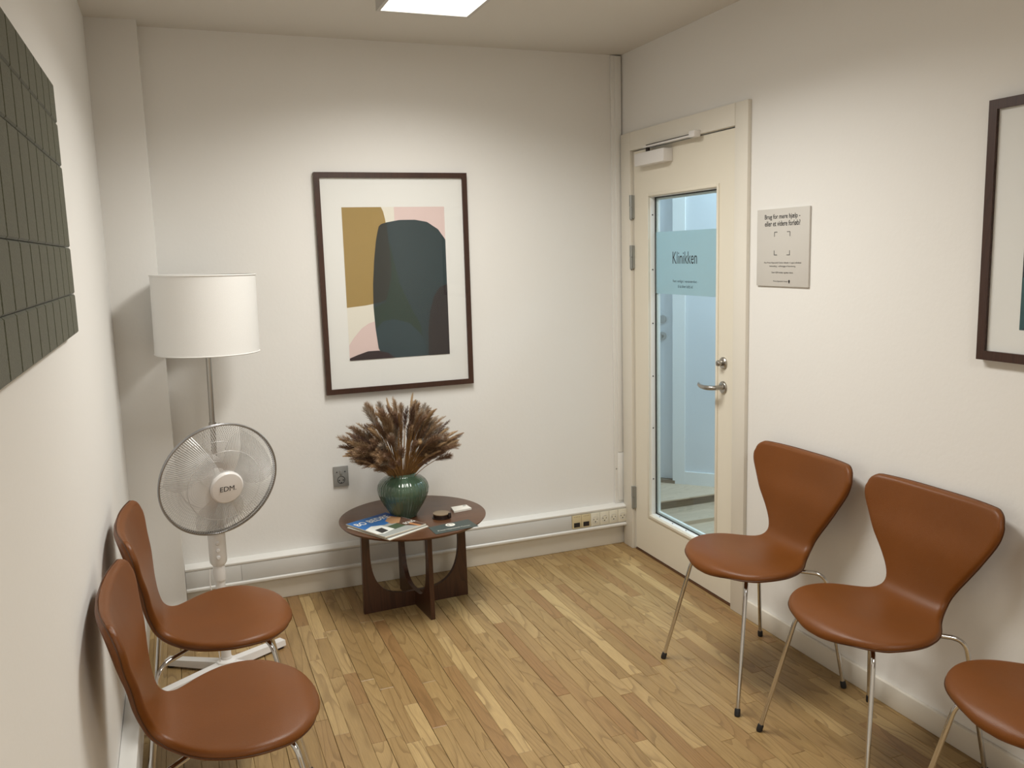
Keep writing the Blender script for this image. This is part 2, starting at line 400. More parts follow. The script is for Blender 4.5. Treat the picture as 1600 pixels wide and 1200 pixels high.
# trunking on the left wall
t = thing('deep_cable_trunking', 'deep white cable trunking along the left wall behind the chairs', 'trunking', (XL+.036, -3, .104))
q = MB(); q.box((XL+.0005, -1.02, .1045), (XL+.048, -CD-.0005, .212), 'duct', .004); wchild(q.obj('trunking_length'), t)
q = MB(); q.box((XL+.0005, YR+.001, .1045), (XL+.048, -1.0215, .212), 'duct', .004); wchild(q.obj('trunking_length'), t)

# ------------------------------------------------------------------ door with casing, glass, closer
c = MB()
c.box((-.018, -.028, 0), (0, DY0+.006, 2.125), 'gloss', .002)
c.box((-.018, DY1-.004, 0), (0, -1.071, 2.125), 'gloss', .002)
c.box((-.0178, DY0+.0055, DZ+.003), (0, DY1-.0035, 2.125), 'gloss', .0)
c.box((0, -.10, 0), (.12, DY0+.002, DZ+.03), 'gloss'); c.box((0, DY1-.002, 0), (.12, DY1-.03, DZ+.03), 'gloss'); c.box((0, -.10, DZ+.002), (.12, DY1-.03, DZ+.038), 'gloss')
struct(c.obj('trim_1'))
struct(box('trim_2', (-.004, DY1+.002, -.001), (.12, DY0-.002, .008), 'walnut_top', None, .002))   # threshold
GY0, GY1, GZ0, GZ1 = -.275, -.845, .224, 1.806
d = MB(); X0, X1 = 0.0, .045
d.box((X0, DY0-.003, .012), (X1, GY0, DZ-.003), 'door'); d.box((X0, GY1, .012), (X1, DY1+.003, DZ-.003), 'door')
d.box((X0, GY0, .012), (X1, GY1, GZ0), 'door'); d.box((X0, GY0, GZ1), (X1, GY1, DZ-.003), 'door')
door = struct(d.obj('door_1'))
# raised lip round the opening and recessed beads
def lip(name, y0, y1, z0, z1, m, xa, xb, wd, parent):
    q = MB()
    q.box((xa, y0, z0), (xb, y0-wd, z1), m, .0015); q.box((xa, y1, z0), (xb, y1+wd, z1), m, .0015)
    q.box((xa, y0-wd, z0), (xb, y1+wd, z0+wd), m, .0015); q.box((xa, y0-wd, z1-wd), (xb, y1+wd, z1), m, .0015)
    o = q.obj(name, parent); return o
lip('moulding', -.262, -.858, .208, 1.822, 'door', -.006, .0005, .014, door)
bead = lip('glazing_bead', GY0+.001, GY1-.001, GZ0-.001, GZ1+.001, 'bead', .006, .031, .004, door); bead['label'] = 'white glazing bead with dark screws'
q = MB()
for zz in [1.72-k*.262 for k in range(6)]:
    for yy, s in ((GY0-.004, -1), (GY1+.004, 1)):
        q.lathe([(.0035, 0), (.0035, .001)], 'dark', (.017, yy, zz), 8, (0, s, 0))
for yy in (-.34, -.46, -.58, -.70, -.78): q.lathe([(.0035, 0), (.0035, .001)], 'dark', (.017, yy, GZ0+.004), 8, (0,0,1))
so = q.obj('screws', bead)
lip('gasket', GY0-.002, GY1+.002, GZ0+.002, GZ1-.002, 'black', .0305, .0335, .006, door)
q = MB(); q.box((.033, GY0-.001, GZ0+.001), (.038, GY1+.001, GZ1-.001), 'glass'); pane = q.obj('glass_pane', door)
q = MB(); q.box((.0320, GY0-.006, 1.343), (.0327, GY1+.006, 1.637), 'frost'); film = q.obj('frosted_film', door); film['label'] = 'frosted film band lettered Klinikken'
def wr(y, z, x): return ((x, y, z), (0,-1,0), (0,0,1), (-1,0,0))
text('lettering', 'Klinikken', wr(-.540, 1.514, .0318), .205, 'ink', film, .056)
text('lettering', 'Vent venligst i venteværelset -', wr(-.545, 1.404, .0318), .215, 'ink', film, .016)
text('lettering', 'til du bliver kaldt ind', wr(-.545, 1.382, .0318), .125, 'ink', film, .014)
# outside beads seen through the glass
lip('outer_bead', GY0+.001, GY1-.001, GZ0-.001, GZ1+.001, 'bead', .0385, .052, .018, door)
for zz in (1.766, 1.520, .279):
    q = MB(); q.lathe([(.0085, -.058), (.0085, .0)], 'hinge', (-.013, -.123, zz), 14); q.lathe([(.0095, .002), (.0095, .058)], 'hinge', (-.013, -.123, zz), 14)
    q.lathe([(.003, -.066), (.0085, -.058)], 'hinge', (-.013, -.123, zz), 14); q.box((-.012, -.135, zz-.056), (.0, -.112, zz+.056), 'hinge')
    q.obj('hinge', door)
q = MB(); q.lathe([(.0265, 0), (.0265, .005), (.024, .008), (.012, .009), (.010, .012), (.010, .045)], 'steel', (0, -.898, .963), 28, (-1,0,0))
q.obj('handle_rose', door)
q = MB(); pts = [(-.03, -.898, .963), (-.050, -.893, .963), (-.060, -.875, .962), (-.064, -.850, .961), (-.062, -.820, .962), (-.054, -.795, .965), (-.044, -.782, .968)]
q.tube(pts, [.010, .0105, .0105, .010, .0095, .009, .0085], 'steel', 14); q.obj('handle_lever', door)
q = MB(); q.lathe([(.0255, 0), (.0255, .006), (.022, .010), (.0, .010)], 'steel', (0, -.899, 1.068), 28, (-1,0,0)); lk = q.obj('lock_rose', door)
q = MB(); q.lathe([(.011, .008), (.013, .014), (.013, .028), (.010, .032), (0, .032)], 'steel', (0, -.895, 1.068), 20, (-1,0,0)); q.box((-.036, -.899, 1.058), (-.030, -.891, 1.078), 'steel', .002); q.obj('thumb_turn', lk)
# door closer
q = MB(); q.box((-.050, -.222, 1.951), (-.0005, -.491, 2.010), 'whiteplastic', .003); cl = q.obj('door_closer', door)
q = MB(); q.lathe([(.010, 0), (.010, .022)], 'dark', (-.028, -.315, 2.010), 14)
q.obj('spindle', cl)
q = MB(); q.add([(-.020,-.300,2.030),(-.044,-.300,2.030),(-.030,-.735,2.030),(-.048,-.735,2.030),(-.020,-.300,2.037),(-.044,-.300,2.037),(-.030,-.735,2.037),(-.048,-.735,2.037)],
      [(0,2,3,1),(4,5,7,6),(0,1,5,4),(2,6,7,3),(0,4,6,2),(1,3,7,5)], 'whiteplastic'); q.obj('closer_arm', cl)
q = MB(); q.box((-.030, -.300, 2.0375), (-.018, -.70, 2.0445), 'dark'); q.obj('closer_rod', cl)
q = MB(); q.box((-.050, -.698, 2.026), (-.018, -.742, 2.052), 'whiteplastic', .002); q.obj('closer_bracket', cl)

# ------------------------------------------------------------------ hallway beyond the glass
q = MB(); q.box((.12, -2.2, -.06), (2.6, .10, .0), 'hallwood'); q.box((.12, .085, -.06), (2.6, 1.6, .022), 'hallwood'); struct(q.obj('floor_hallway'))
q = MB(); q.box((.12, .345, .022), (2.6, 1.6, .070), 'riser'); q.box((.12, .33, .068), (2.6, 1.6, .078), 'hallwood', .003); struct(q.obj('step_hallway'))
A = Vector((.76, .60, 0)); D = Vector((.69, -.724, 0)).normalized(); Nn = Vector((-D.y*-1, D.x*-1, 0)); Nn = Vector((-.724, -.69, 0)).normalized()
def hw(name, u0, u1, z0, z1, d0, d1, m, parent=None, bev=.0):
    q = MB(); q.prism([(u0,z0),(u1,z0),(u1,z1),(u0,z1)], (A, D, (0,0,1), Nn), d0, d1, m); return q.obj(name, parent)
q = MB()
for u0, u1, z0, z1 in ((0.0, 1.6, 0, 2.6), (-1.6, -.86, 0, 2.6), (-.86, 0, 2.17, 2.6)): q.prism([(u0,z0),(u1,z0),(u1,z1),(u0,z1)], (A, D, (0,0,1), Nn), -.1, 0, 'hallwall')
struct(q.obj('wall_hallway'))
struct(hw('baseboard_hallway', .0, 1.6, .078, .16, 0, .014, 'bead')); 
q = MB()
for u0, u1, z0, z1 in ((-.075, .002, .078, 2.22), (-.86, -.785, .078, 2.22), (-.785, -.075, 2.13, 2.22)): q.prism([(u0,z0),(u1,z0),(u1,z1),(u0,z1)], (A, D, (0,0,1), Nn), -.05, .018, 'bead')
struct(q.obj('trim_3'))
d2 = struct(hw('door_2', -.783, -.077, .10, 2.128, -.06, -.02, 'hallwall'))
hw('threshold', -.80, -.06, .078, .098, -.06, .02, 'riser', d2)
def hp(u, z, d): return A + D*u + Vector((0,0,z)) + Nn*d
q = MB(); q.lathe([(.026, 0), (.026, .008), (.010, .010), (.010, .045)], 'steel', hp(-.15, 1.015, -.02), 20, Nn); q.tube([hp(-.15, 1.015, .02), hp(-.17, 1.015, .03), hp(-.27, 1.015, .03)], .009, 'steel', 10); q.obj('door_handle', d2)
q = MB(); q.lathe([(.026, 0), (.026, .010), (.0, .012)], 'steel', hp(-.15, 1.12, -.02), 20, Nn); q.obj('lock_rose', d2)
q = MB(); q.box((2.6, -2.2, -.05), (2.7, 1.7, 2.6), 'hallwall'); q.box((.12, -2.3, -.05), (2.7, -2.2, 2.6), 'hallwall'); q.box((.12, 1.6, -.05), (2.7, 1.7, 2.6), 'hallwall'); q.box((.0, .12, -.05), (.12, 1.7, 2.6), 'hallwall'); struct(q.obj('wall_hallway_outer'))
struct(box('ceiling_hallway', (.0, -2.3, 2.6), (2.7, 1.7, 2.66), 'hallwall'))
t = thing('hallway_daylight_panel', 'cool white panel added to give daylight to the hallway beyond the glass door', 'ceiling light', (1.15, -.45, 2.6))  # unseen glowing panel added in place of the hallway's daylight
q = MB(); q.box((-.32, -.62, -.04), (.32, .62, 0), 'panelframe', .003); q.obj('frame', t)
q = MB(); q.add([(-.3,-.6,-.0405),(.3,-.6,-.0405),(.3,.6,-.0405),(-.3,.6,-.0405)], [(0,3,2,1)], 'halldaylight'); q.obj('diffuser', t)

# ------------------------------------------------------------------ ceiling light panels
def ceil_light(x0, x1, y0, y1, label, watts):
    cx_, cy_ = (x0+x1)/2, (y0+y1)/2; t = thing('ceiling_light', label, 'ceiling light', (cx_, cy_, H), 0)
    a, b = (x1-x0)/2, (y1-y0)/2; z0 = -.053; fw = .014
    q = MB()
    q.box((-a-fw, -b-fw, z0), (-a, b+fw, -.0), 'panelframe'); q.box((a, -b-fw, z0), (a+fw, b+fw, -.0), 'panelframe')
    q.box((-a, -b-fw, z0), (a, -b, -.0), 'panelframe'); q.box((-a, b, z0), (a, b+fw, -.0), 'panelframe'); q.obj('frame', t)
    q = MB(); q.add([(-a,-b,z0+.003),(a,-b,z0+.003),(a,b,z0+.003),(-a,b,z0+.003)], [(0,3,2,1)], 'diffuser'); q.obj('diffuser', t)
    ld = bpy.data.lights.new('panel_lamp', 'AREA'); ld.shape = 'RECTANGLE'; ld.size = x1-x0-.02; ld.size_y = y1-y0-.02
    ld.energy = watts; ld.color = (1.0, 0.985, 0.925); ld.spread = math.radians(152)
    lo_ = bpy.data.objects.new('panel_lamp', ld); COL.objects.link(lo_); lo_.parent = t; lo_.location = (0, 0, z0-.001)
ceil_light(-1.366, -1.030, -1.88, -.675, 'lit white LED panel light on the ceiling at the top edge of the photo', PANEL_W)
ceil_light(-1.366, -1.030, -5.20, -4.00, 'second LED panel light on the ceiling further back in the room', PANEL_W)

# ------------------------------------------------------------------ chairs
def catmull(P, n):
    out = []; P = [Vector(p) for p in P]
    for i in range(len(P)-1):
        p0 = P[max(i-1,0)]; p1 = P[i]; p2 = P[i+1]; p3 = P[min(i+2, len(P)-1)]
        for k in range(n):
            t = k/n; out.append(.5*((2*p1)+(-p0+p2)*t+(2*p0-5*p1+4*p2-p3)*t*t+(-p0+3*p1-3*p2+p3)*t**3))
    out.append(P[-1]); return out
def interp(tab, s):
    if s <= tab[0][0]: return tab[0][1]
    for (a, va), (b, vb) in zip(tab[:-1], tab[1:]):
        if s <= b:
            t = (s-a)/(b-a); return va + (vb-va)*t
    return tab[-1][1]
def smooth_tab(tab, n=10):
    c_ = catmull([(a, b, 0) for a, b in tab], n); return [(p.x, max(p.y, 0)) for p in c_]
PROF = [(.219,0,.424),(.216,0,.437),(.203,0,.449),(.178,0,.456),(.13,0,.459),(.08,0,.456),(.02,0,.450),(-.05,0,.446),(-.10,0,.449),(-.135,0,.461),(-.160,0,.485),(-.174,0,.520),(-.186,0,.57),(-.200,0,.64),(-.224,0,.71),(-.250,0,.806)]
pc = catmull(PROF, 12); arc = [0.0]
for a, b in zip(pc[:-1], pc[1:]): arc.append(arc[-1]+(b-a).length)
LT = arc[-1]
def pat(s):
    s = min(max(s, 0), LT)
    for k in range(len(arc)-1):
        if s <= arc[k+1]:
            t = (s-arc[k])/max(arc[k+1]-arc[k], 1e-9); p = pc[k].lerp(pc[k+1], t); d_ = (pc[k+1]-pc[k]).normalized(); return p, Vector((d_.z, 0, -d_.x)) * 1.0
    return pc[-1], Vector((1,0,0))
# half width along the shell, s measured as a fraction of LT
WT = smooth_tab([(.055,.150),(.09,.184),(.14,.214),(.20,.232),(.26,.236),(.32,.226),(.38,.203),(.43,.173),(.475,.142),(.515,.124),(.55,.118),(.585,.121),(.63,.137),(.69,.167),(.76,.204),(.83,.236),(.88,.253),(.92,.258),(.945,.252)])
def halfw(s):
    # rounded front edge, gently crowned top edge with rounded corners
    u = s/LT; e1 = s; e2 = LT-s
    if u < .055:
        k = e1/(.055*LT); return .150*(k**.5)
    if u > .945:
        k = e2/(.055*LT); return (.192+.060*math.sqrt(max(0, 1-(1-k)**2)))*min(1, e2/.005)**.22
    return interp(WT, u)
CURV = [(0,-.020),(.10,-.014),(.2,.0),(.35,.012),(.5,.012),(.6,.010),(.75,.022),(.9,.034),(1,.036)]
CURVS = [(p.x, p.y) for p in catmull([(a, b, 0) for a, b in CURV], 10)]
def chair_mesh():
    K = 44; R_ = .0135; vs = []; fs = []; outl = []
    es = [.00002,.0001,.0003,.0008,.0018,.003,.0045,.0065,.009,.012,.016,.021,.027,.034]
    ss = es + [.034+(LT-.068)*k/64 for k in range(1, 64)] + [LT-e for e in reversed(es)]
    tabw = [(LT*k/600., halfw(LT*k/600.)) for k in range(601)]
    def s_front(x):
        for s_, w_ in tabw:
            if w_ >= x: return s_
        return LT*.2
    def s_back(x):
        for s_, w_ in reversed(tabw):
            if w_ >= x: return s_
        return LT*.92
    for s in ss:
        w = halfw(s); u = s/LT; p, nn = pat(s); cv = interp(CURVS, u); ring = []
        for k in range(K):
            an = 2*PI*k/K; c_, s_ = math.cos(an), math.sin(an)
            ax_ = w*abs(c_)**.5; x_ = math.copysign(ax_, c_)
            dx = max(w-ax_, 0); de = max(min(s-s_front(min(ax_, .19)), s_back(min(ax_, .25))-s), 0)
            if u > .12 and u < .88: de = 1.0
            dist = dx*de/max(math.hypot(dx, de), 1e-9)
            e = max(0.0, 1-dist/R_); hh = R_*math.sqrt(max(0.0, 1-e*e))
            th = math.copysign(hh, s_) if abs(s_) > 1e-6 else 0.0
            off = cv*(x_/.25)**2
            if th > 0: off += .005*(1-min(1, ax_/max(w, 1e-3))**2)*(1-e)
            ring.append(p + nn*(th+off) + Vector((0, x_, 0)))
        outl.append((ring[0], ring[K//2], nn)); vs += ring
    m = len(ss)
    for i in range(m-1):
        for k in range(K): fs.append((i*K+k, i*K+(k+1)%K, (i+1)*K+(k+1)%K, (i+1)*K+k))
    fs += [tuple(range(K))[::-1], tuple((m-1)*K+k for k in range(K))]
    return vs, fs, outl
def make_chair(label):
    t = thing('dining_chair', label, 'chair', group=None)
    vs, fs, outl = chair_mesh()
    q = MB(); q.add(vs, fs, 'leather', True); sh = q.obj('leather_shell', t); sh['label'] = 'one-piece cognac leather seat and back shell'
    # seam running round the rim
    left = [a+nn*-.003+Vector((0,.0006,0)) for a, b, nn in outl]; right = [b+nn*-.003-Vector((0,.0006,0)) for a, b, nn in outl]
    loop = left[::1] + right[::-1]
    q = MB(); q.tube(loop, .0016, 'piping', 5, closed=True); q.obj('piping', sh)
    # under-seat mount
    q = MB(); q.lathe([(.060, 0), (.062, .006), (.05, .018), (.035, .022)], 'black', (.03, 0, .414), 24); q.obj('mounting_plate', t)
    for sx_, sy_ in ((1,1),(1,-1),(-1,1),(-1,-1)):
        if sx_ > 0:
            knee = Vector((.150, .158*sy_, .422)); foot = Vector((.236, .232*sy_, .0))
        else:
            knee = Vector((-.165, .185*sy_, .414)); foot = Vector((-.219, .232*sy_, .0))
        inner = Vector((.03+.02*sx_, .022*sy_, .420))
        d1 = (inner-knee).normalized(); d2_ = (foot-knee).normalized()
        r_ = .042; a = knee + d1*r_; b = knee + d2_*r_
        pts = [inner] + [a.lerp(knee, t_).lerp(knee.lerp(b, t_), t_) for t_ in [k/8 for k in range(9)]] + [foot + (knee-foot).normalized()*.012]
        q = MB(); q.tube(pts, .0072, 'chrome', 12); lg = q.obj('leg', t)
        u = (knee-foot).normalized(); q = MB(); q.tube([foot+Vector((0,0,.0005)), foot+u*.006, foot+u*.022, foot+u*.026], [.0092, .0102, .0098, .008], 'black', 12); q.obj('foot_cap', lg)
    return t
G = 'leather chairs along the walls'
ch0 = make_chair('brown leather chair on the right, nearest the glass door')
ch0['group'] = G
PLACES = [
    (-.283, -1.497, PI+math.radians(.8), 'brown leather chair on the right, nearest the glass door'),
    (-.270, -2.068, PI, 'middle one of the three brown leather chairs along the right wall'),
    (-.262, -2.660, PI-.01, 'brown leather chair at the lower right corner, cut off so mostly its seat shows'),
    (-2.125, -1.262, 0.0, 'brown leather chair by the left wall, the one nearer the fan'),
    (-2.130, -1.855, 0.0, 'brown leather chair by the left wall, nearest the viewer at the lower left'),
]
CH = []
for k, (x_, y_, rz, lb) in enumerate(PLACES):
    o = ch0 if k == 0 else copy_tree(ch0)
    o.location = (x_, y_, 0); o.rotation_euler = (0, 0, rz); o['label'] = lb; CH.append(o)

# ------------------------------------------------------------------ round table
TX, TY, TZ = -1.250, -.345, .412
t = thing('side_table', 'round walnut side table on a crossed base with curved cut-outs', 'table', (TX, TY, 0))
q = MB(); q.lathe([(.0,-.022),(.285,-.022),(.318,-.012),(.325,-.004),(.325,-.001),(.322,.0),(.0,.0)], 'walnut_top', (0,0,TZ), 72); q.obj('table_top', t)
def panel(L_, ang):
    h = TZ-.023; hw_ = L_/2; n = 28; ti = hw_-.038; bot = .066
    U = Vector((math.cos(ang), math.sin(ang), 0)); Nv = Vector((-U.y, U.x, 0)); vs = []; fs = []
    ins = []
    for k in range(n+1):
        a = -PI/2 + PI*k/n
        ins.append((ti*math.copysign(abs(math.sin(a))**.62, math.sin(a)), bot + .235*(1-max(0, math.cos(a))**.72)))
    poly = [(-hw_, 0), (hw_, 0), (hw_-.004, h), (ti, h)] + ins[::-1] + [(-ti, h), (-hw_+.004, h)]
    q = MB(); q.prism(poly, ((0,0,0), U, (0,0,1), Nv), -.010, .010, 'walnut'); return q
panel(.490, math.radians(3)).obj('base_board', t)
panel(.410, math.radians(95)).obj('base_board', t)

# vase with dried grasses
VX, VY = -1.285, -.330
q = MB(); vp = [(.0,0),(.050,0),(.056,.003),(.058,.010),(.070,.030),(.088,.058),(.102,.085),(.1105,.108),(.113,.128),(.110,.146),(.101,.162),(.086,.175),(.070,.182),(.062,.185),(.058,.190),(.058,.196),(.055,.198),(.052,.192),(.053,.186),(.07,.175),(.095,.13),(.05,.02),(0,.012)]
q.lathe(vp, 'vase', (0,0,0), 192, rib=44, ribamp=.022)
v_ = q.obj('vase', None, (VX, VY, TZ)); tag(v_, 'round-bellied ribbed green glazed vase on the walnut table', 'vase')
bq = thing('dried_grass_bouquet', 'bouquet of brown dried grasses spreading out of the green vase', 'dried flowers', (VX, VY, TZ+.150))
def make_plume(kind, seed, m):
    r_ = random.Random(seed); q = MB()
    L_ = r_.uniform(.08, .135)
    bend = r_.uniform(.0, .35)
    def ax(u): return Vector((bend*L_*u*u, 0, L_*u))
    nb = 120
    if kind == 'fluffy': nb = 190
    for k in range(nb):
        u = (k+.5)/nb; p = ax(u*.96); an = k*2.39996 + r_.uniform(-.3,.3)
        sp = math.sin(PI*min(1, u*.92+.08))
        ln = (.022 if kind != 'fluffy' else .034)*(0.35+.8*sp)*r_.uniform(.7,1.2); el = r_.uniform(.35,.8) if kind != 'wheat' else r_.uniform(.15,.35)
        d_ = Vector((math.cos(an)*math.sin(el), math.sin(an)*math.sin(el), math.cos(el)))
        sd = d_.cross(Vector((0,0,1))).normalized()*ln*(.035 if kind == 'fluffy' else .06 if kind != 'wheat' else .11); w_ = d_.cross(sd).normalized()*sd.length*.6
        b = p + d_*ln*.45; e = p + d_*ln
        q.add([p, b+sd, b-sd*.6+w_, b-sd*.6-w_, e], [(0,1,2),(0,2,3),(0,3,1),(4,2,1),(4,3,2),(4,1,3)], m)
    q.tube([ax(0), ax(.33), ax(.66), ax(1)], [.0012,.001,.0008,.0003], 'stalk', 4)
    return q, L_
variants = []
kinds = [('grass','plume_a'),('grass','plume_b'),('fluffy','plume_a'),('wheat','plume_c'),('grass','plume_c'),('fluffy','plume_b'),('grass','plume_e'),('fluffy','plume_d'),('grass','plume_b'),('wheat','plume_a')]
def stalk_curve(L0, out):
    # stalk in the local xz plane, leaning outwards progressively
    pts = []; p = Vector((0,0,0)); a = 0.05+.55*out
    n = 7
    for k in range(n+1):
        pts.append(p.copy()); p = p + Vector((math.sin(a), 0, math.cos(a)))*(L0/n); a += .45*out/n
    return pts, a
NST = 260; rs = random.Random(5); cache = {}
for k in range(NST):
    kd = rs.randrange(len(kinds)); outl_ = rs.choice((.15,.35,.52,.70,.86,.98)); L0 = rs.choice((.155,.195,.23)) + (.05 if outl_ < .4 else 0)
    key = (kd, outl_, L0)
    if key not in cache:
        pts, a_end = stalk_curve(L0, outl_); q = MB(); q.tube(pts, [.0016]*3+[.0014]*5, 'stalk', 4); sme = q.obj('grass_stem')
        pq, PL = make_plume(kinds[kd][0], kd*31+int(outl_*10), kinds[kd][1]); pme = pq.obj('plume')
        pme.parent = sme; pme.location = pts[-1]; pme.rotation_euler = (0, a_end, 0)
        cache[key] = (sme, pme); sme.parent = bq; so_, po_ = sme, pme
    else:
        s0, p0_ = cache[key]; so_ = s0.copy(); COL.objects.link(so_); po_ = p0_.copy(); COL.objects.link(po_); po_.parent = so_; so_.parent = bq
    # two fans of stems, left and right, with a slimmer middle
    side = rs.choice((0, PI)); az = side + rs.gauss(0, .6)
    if outl_ < .4: az = rs.uniform(0, 2*PI)
    if math.sin(az) > .45 and outl_ > .6: az = -az        # keep clear of the wall
    so_.rotation_euler = (rs.uniform(-.03,.03), rs.uniform(-.02,.06), az)
    so_.location = (math.cos(az)*rs.uniform(.0,.022), math.sin(az)*rs.uniform(.0,.022), rs.uniform(-.02,.01))
    so_.scale = (1,1,rs.uniform(.92,1.04))
    if rs.random() < .0: pass
for (dx, dy, dz) in ((-.085,-.09,.18),(-.105,-.08,.145),(.06,-.10,.20),(.09,-.09,.14)):
    q = MB(); q.lathe([(0,-.012),(.006,-.010),(.011,-.003),(.011,.003),(.007,.009),(.009,.012),(.004,.011),(0,.010)], 'pod', (dx,dy,dz), 10); q.tube([(0,0,.0),(dx*.5,dy*.5,.08),(dx,dy,dz-.01)], .0012, 'stalk', 4); q.obj('seed_pod', bq)

# magazines, flyer, tin and cards on the table top
def quad_box(name, P4, z0, z1, m, side=None):
    q = MB(); n = 4
    vs = [(x_, y_, z0) for x_, y_ in P4]+[(x_, y_, z1) for x_, y_ in P4]
    q.add(vs, [(3,2,1,0)]+[(i_, (i_+1)%4, 4+(i_+1)%4, 4+i_) for i_ in range(4)], side or m); q.add(vs, [(4,5,6,7)], m); return q.obj(name)
def frame4(P4):
    # bilinear frame: P4 = left, front, right, back ; u along left->back (title direction), v ...
    Lp, Fp, Rp, Bp = (Vector((a, b, 0)) for a, b in P4)
    return lambda u, v: (Lp*(1-u)*(1-v) + Bp*u*(1-v) + Rp*u*v + Fp*(1-u)*v)
ML = [(-1.556,-.383),(-1.440,-.628),(-1.242,-.534),(-1.358,-.289)]
def off(P4, dx, dy, ang):
    cx_ = sum(p[0] for p in P4)/4; cy_ = sum(p[1] for p in P4)/4; c_, s_ = math.cos(ang), math.sin(ang)
    return [(cx_+dx+(x_-cx_)*c_-(y_-cy_)*s_, cy_+dy+(x_-cx_)*s_+(y_-cy_)*c_) for x_, y_ in P4]
z = TZ+.0003
m1 = quad_box('magazine', off(ML, .006, -.010, .05), z, z+.004, 'magwhite', 'magpages'); tag(m1, 'cream-edged magazine at the bottom of the stack on the walnut table', 'magazine', 'magazines stacked on the side table')
m2 = quad_box('magazine', off(ML, .004, .0, .02), z+.0043, z+.0088, 'magbrown', 'maggrey'); tag(m2, 'second magazine, under the blue-covered one on the walnut table', 'magazine', 'magazines stacked on the side table')
zt = z+.0143
m3 = quad_box('magazine', ML, z+.0091, zt, 'magwhite', 'magpages'); tag(m3, 'top magazine with blue BO BEDRE cover on the walnut table', 'magazine', 'magazines stacked on the side table')
F = frame4(ML)
def patch(name, uvs, m, lift, parent=m3, FF=None):
    FF = FF or F; q = MB(); vs = [FF(u, v)+Vector((0,0,zt+lift)) for u, v in uvs]; q.add(vs, [tuple(range(len(vs)))], m); return q.obj(name, parent)
patch('cover_photo', [(.005,.0),(.995,.0),(.995,.99),(.005,.99)], 'maggrey', .0002)
patch('cover_sky', [(.005,.005),(.99,.005),(.99,.30),(.70,.48),(.45,.52),(.22,.42),(.005,.50)], 'magblue', .0004)
patch('cover_sky', [(.60,.005),(.99,.005),(.99,.30),(.80,.36)], 'magsky', .0005)
patch('cover_house', [(.005,.50),(.22,.42),(.38,.50),(.42,.80),(.12,.86),(.005,.80)], 'magwhite', .0005)
patch('cover_house', [(.12,.62),(.30,.60),(.28,.80),(.10,.82)], 'magblack', .0006)
patch('cover_hedge', [(.42,.62),(.72,.60),(.70,.80),(.42,.82)], 'maggreen', .0005)
patch('cover_facade', [(.66,.55),(.99,.30),(.99,.99),(.86,.99),(.70,.80)], 'magbrown', .0006)
patch('cover_facade', [(.60,.38),(.88,.20),(.96,.42),(.72,.62),(.58,.56)], 'magtan', .0007)
patch('cover_facade', [(.80,.78),(.86,.74),(.90,.99),(.84,.99)], 'magorange', .0008)
def tb(FF, u, v, zz, du=1):
    O = FF(u, v); U = (FF(u+.1, v)-FF(u, v)).normalized(); V = (FF(u, v-.1)-FF(u, v)).normalized(); return (O+Vector((0,0,zz)), U, V, (0,0,1))
text('lettering', 'BO BEDRE', tb(F, .46, .20, zt+.0006), .175, 'logowhite', m3, .042, bold=True)
text('lettering', 'BOLIG', tb(F, .86, .72, zt+.0008), .055, 'logowhite', m3, .024, bold=True)
FLY = [(-1.236,-.545),(-1.232,-.648),(-1.036,-.622),(-1.046,-.510)]
fl_ = quad_box('flyer', [FLY[0],FLY[1],FLY[2],FLY[3]], z, z+.0012, 'flyer'); tag(fl_, 'dark green flyer with round white logo beside the magazines', 'flyer')
Lq = Vector((-1.140,-.552, z+.0014)); q = MB(); q.add([Lq+Vector((.021*math.cos(a_), .021*math.sin(a_),0)) for a_ in [2*PI*k/28 for k in range(28)]], [tuple(range(28))], 'logowhite'); lo = q.obj('logo', fl_)
q = MB(); q.tube([Lq+Vector((.011*math.cos(a_)-.001, .011*math.sin(a_), .0003)) for a_ in [2*PI*k/20 for k in range(15)]], .0012, 'flyer', 4); q.obj('logo_ring', lo)
text('lettering', 'Privat Hypnotisk Center', (Vector((-1.137,-.604,z+.0014)), Vector((.99,.12,0)).normalized(), Vector((-.12,.99,0)).normalized(), (0,0,1)), .150, 'logowhite', fl_, .014)
t = thing('round_tin', 'small round dark tin with brushed brass-coloured lid on the walnut table', 'tin', (-1.143,-.432,z))
q = MB(); q.lathe([(0,0),(.040,0),(.041,.003),(.036,.004),(.036,.018),(0,.018)], 'puckdark', (0,0,0), 36); q.obj('tin_body', t)
q = MB(); q.lathe([(0,.018),(.037,.018),(.0375,.020),(.0365,.022),(0,.022)], 'puckbrass', (0,0,0), 36); q.obj('lid', t)
q = MB(); q.box((.022,-.038,.004), (.034,-.028,.027), 'puckdark', .002); q.obj('clasp', t)
CD4 = [(-1.072,-.392),(-.985,-.378),(-.990,-.318),(-1.066,-.322)]
cdo = quad_box('card_stack', [CD4[0],CD4[1],CD4[2],CD4[3]], z, z+.008, 'cardwhite'); tag(cdo, 'small stack of white business cards near the table edge by the tin', 'cards')
q = MB(); q.add([(-1.012,-.336,z+.0085),(-.997,-.333,z+.0085),(-.996,-.326,z+.0085),(-1.011,-.329,z+.0085)], [(0,1,2,3)], 'flyer'); q.obj('card_print', cdo)

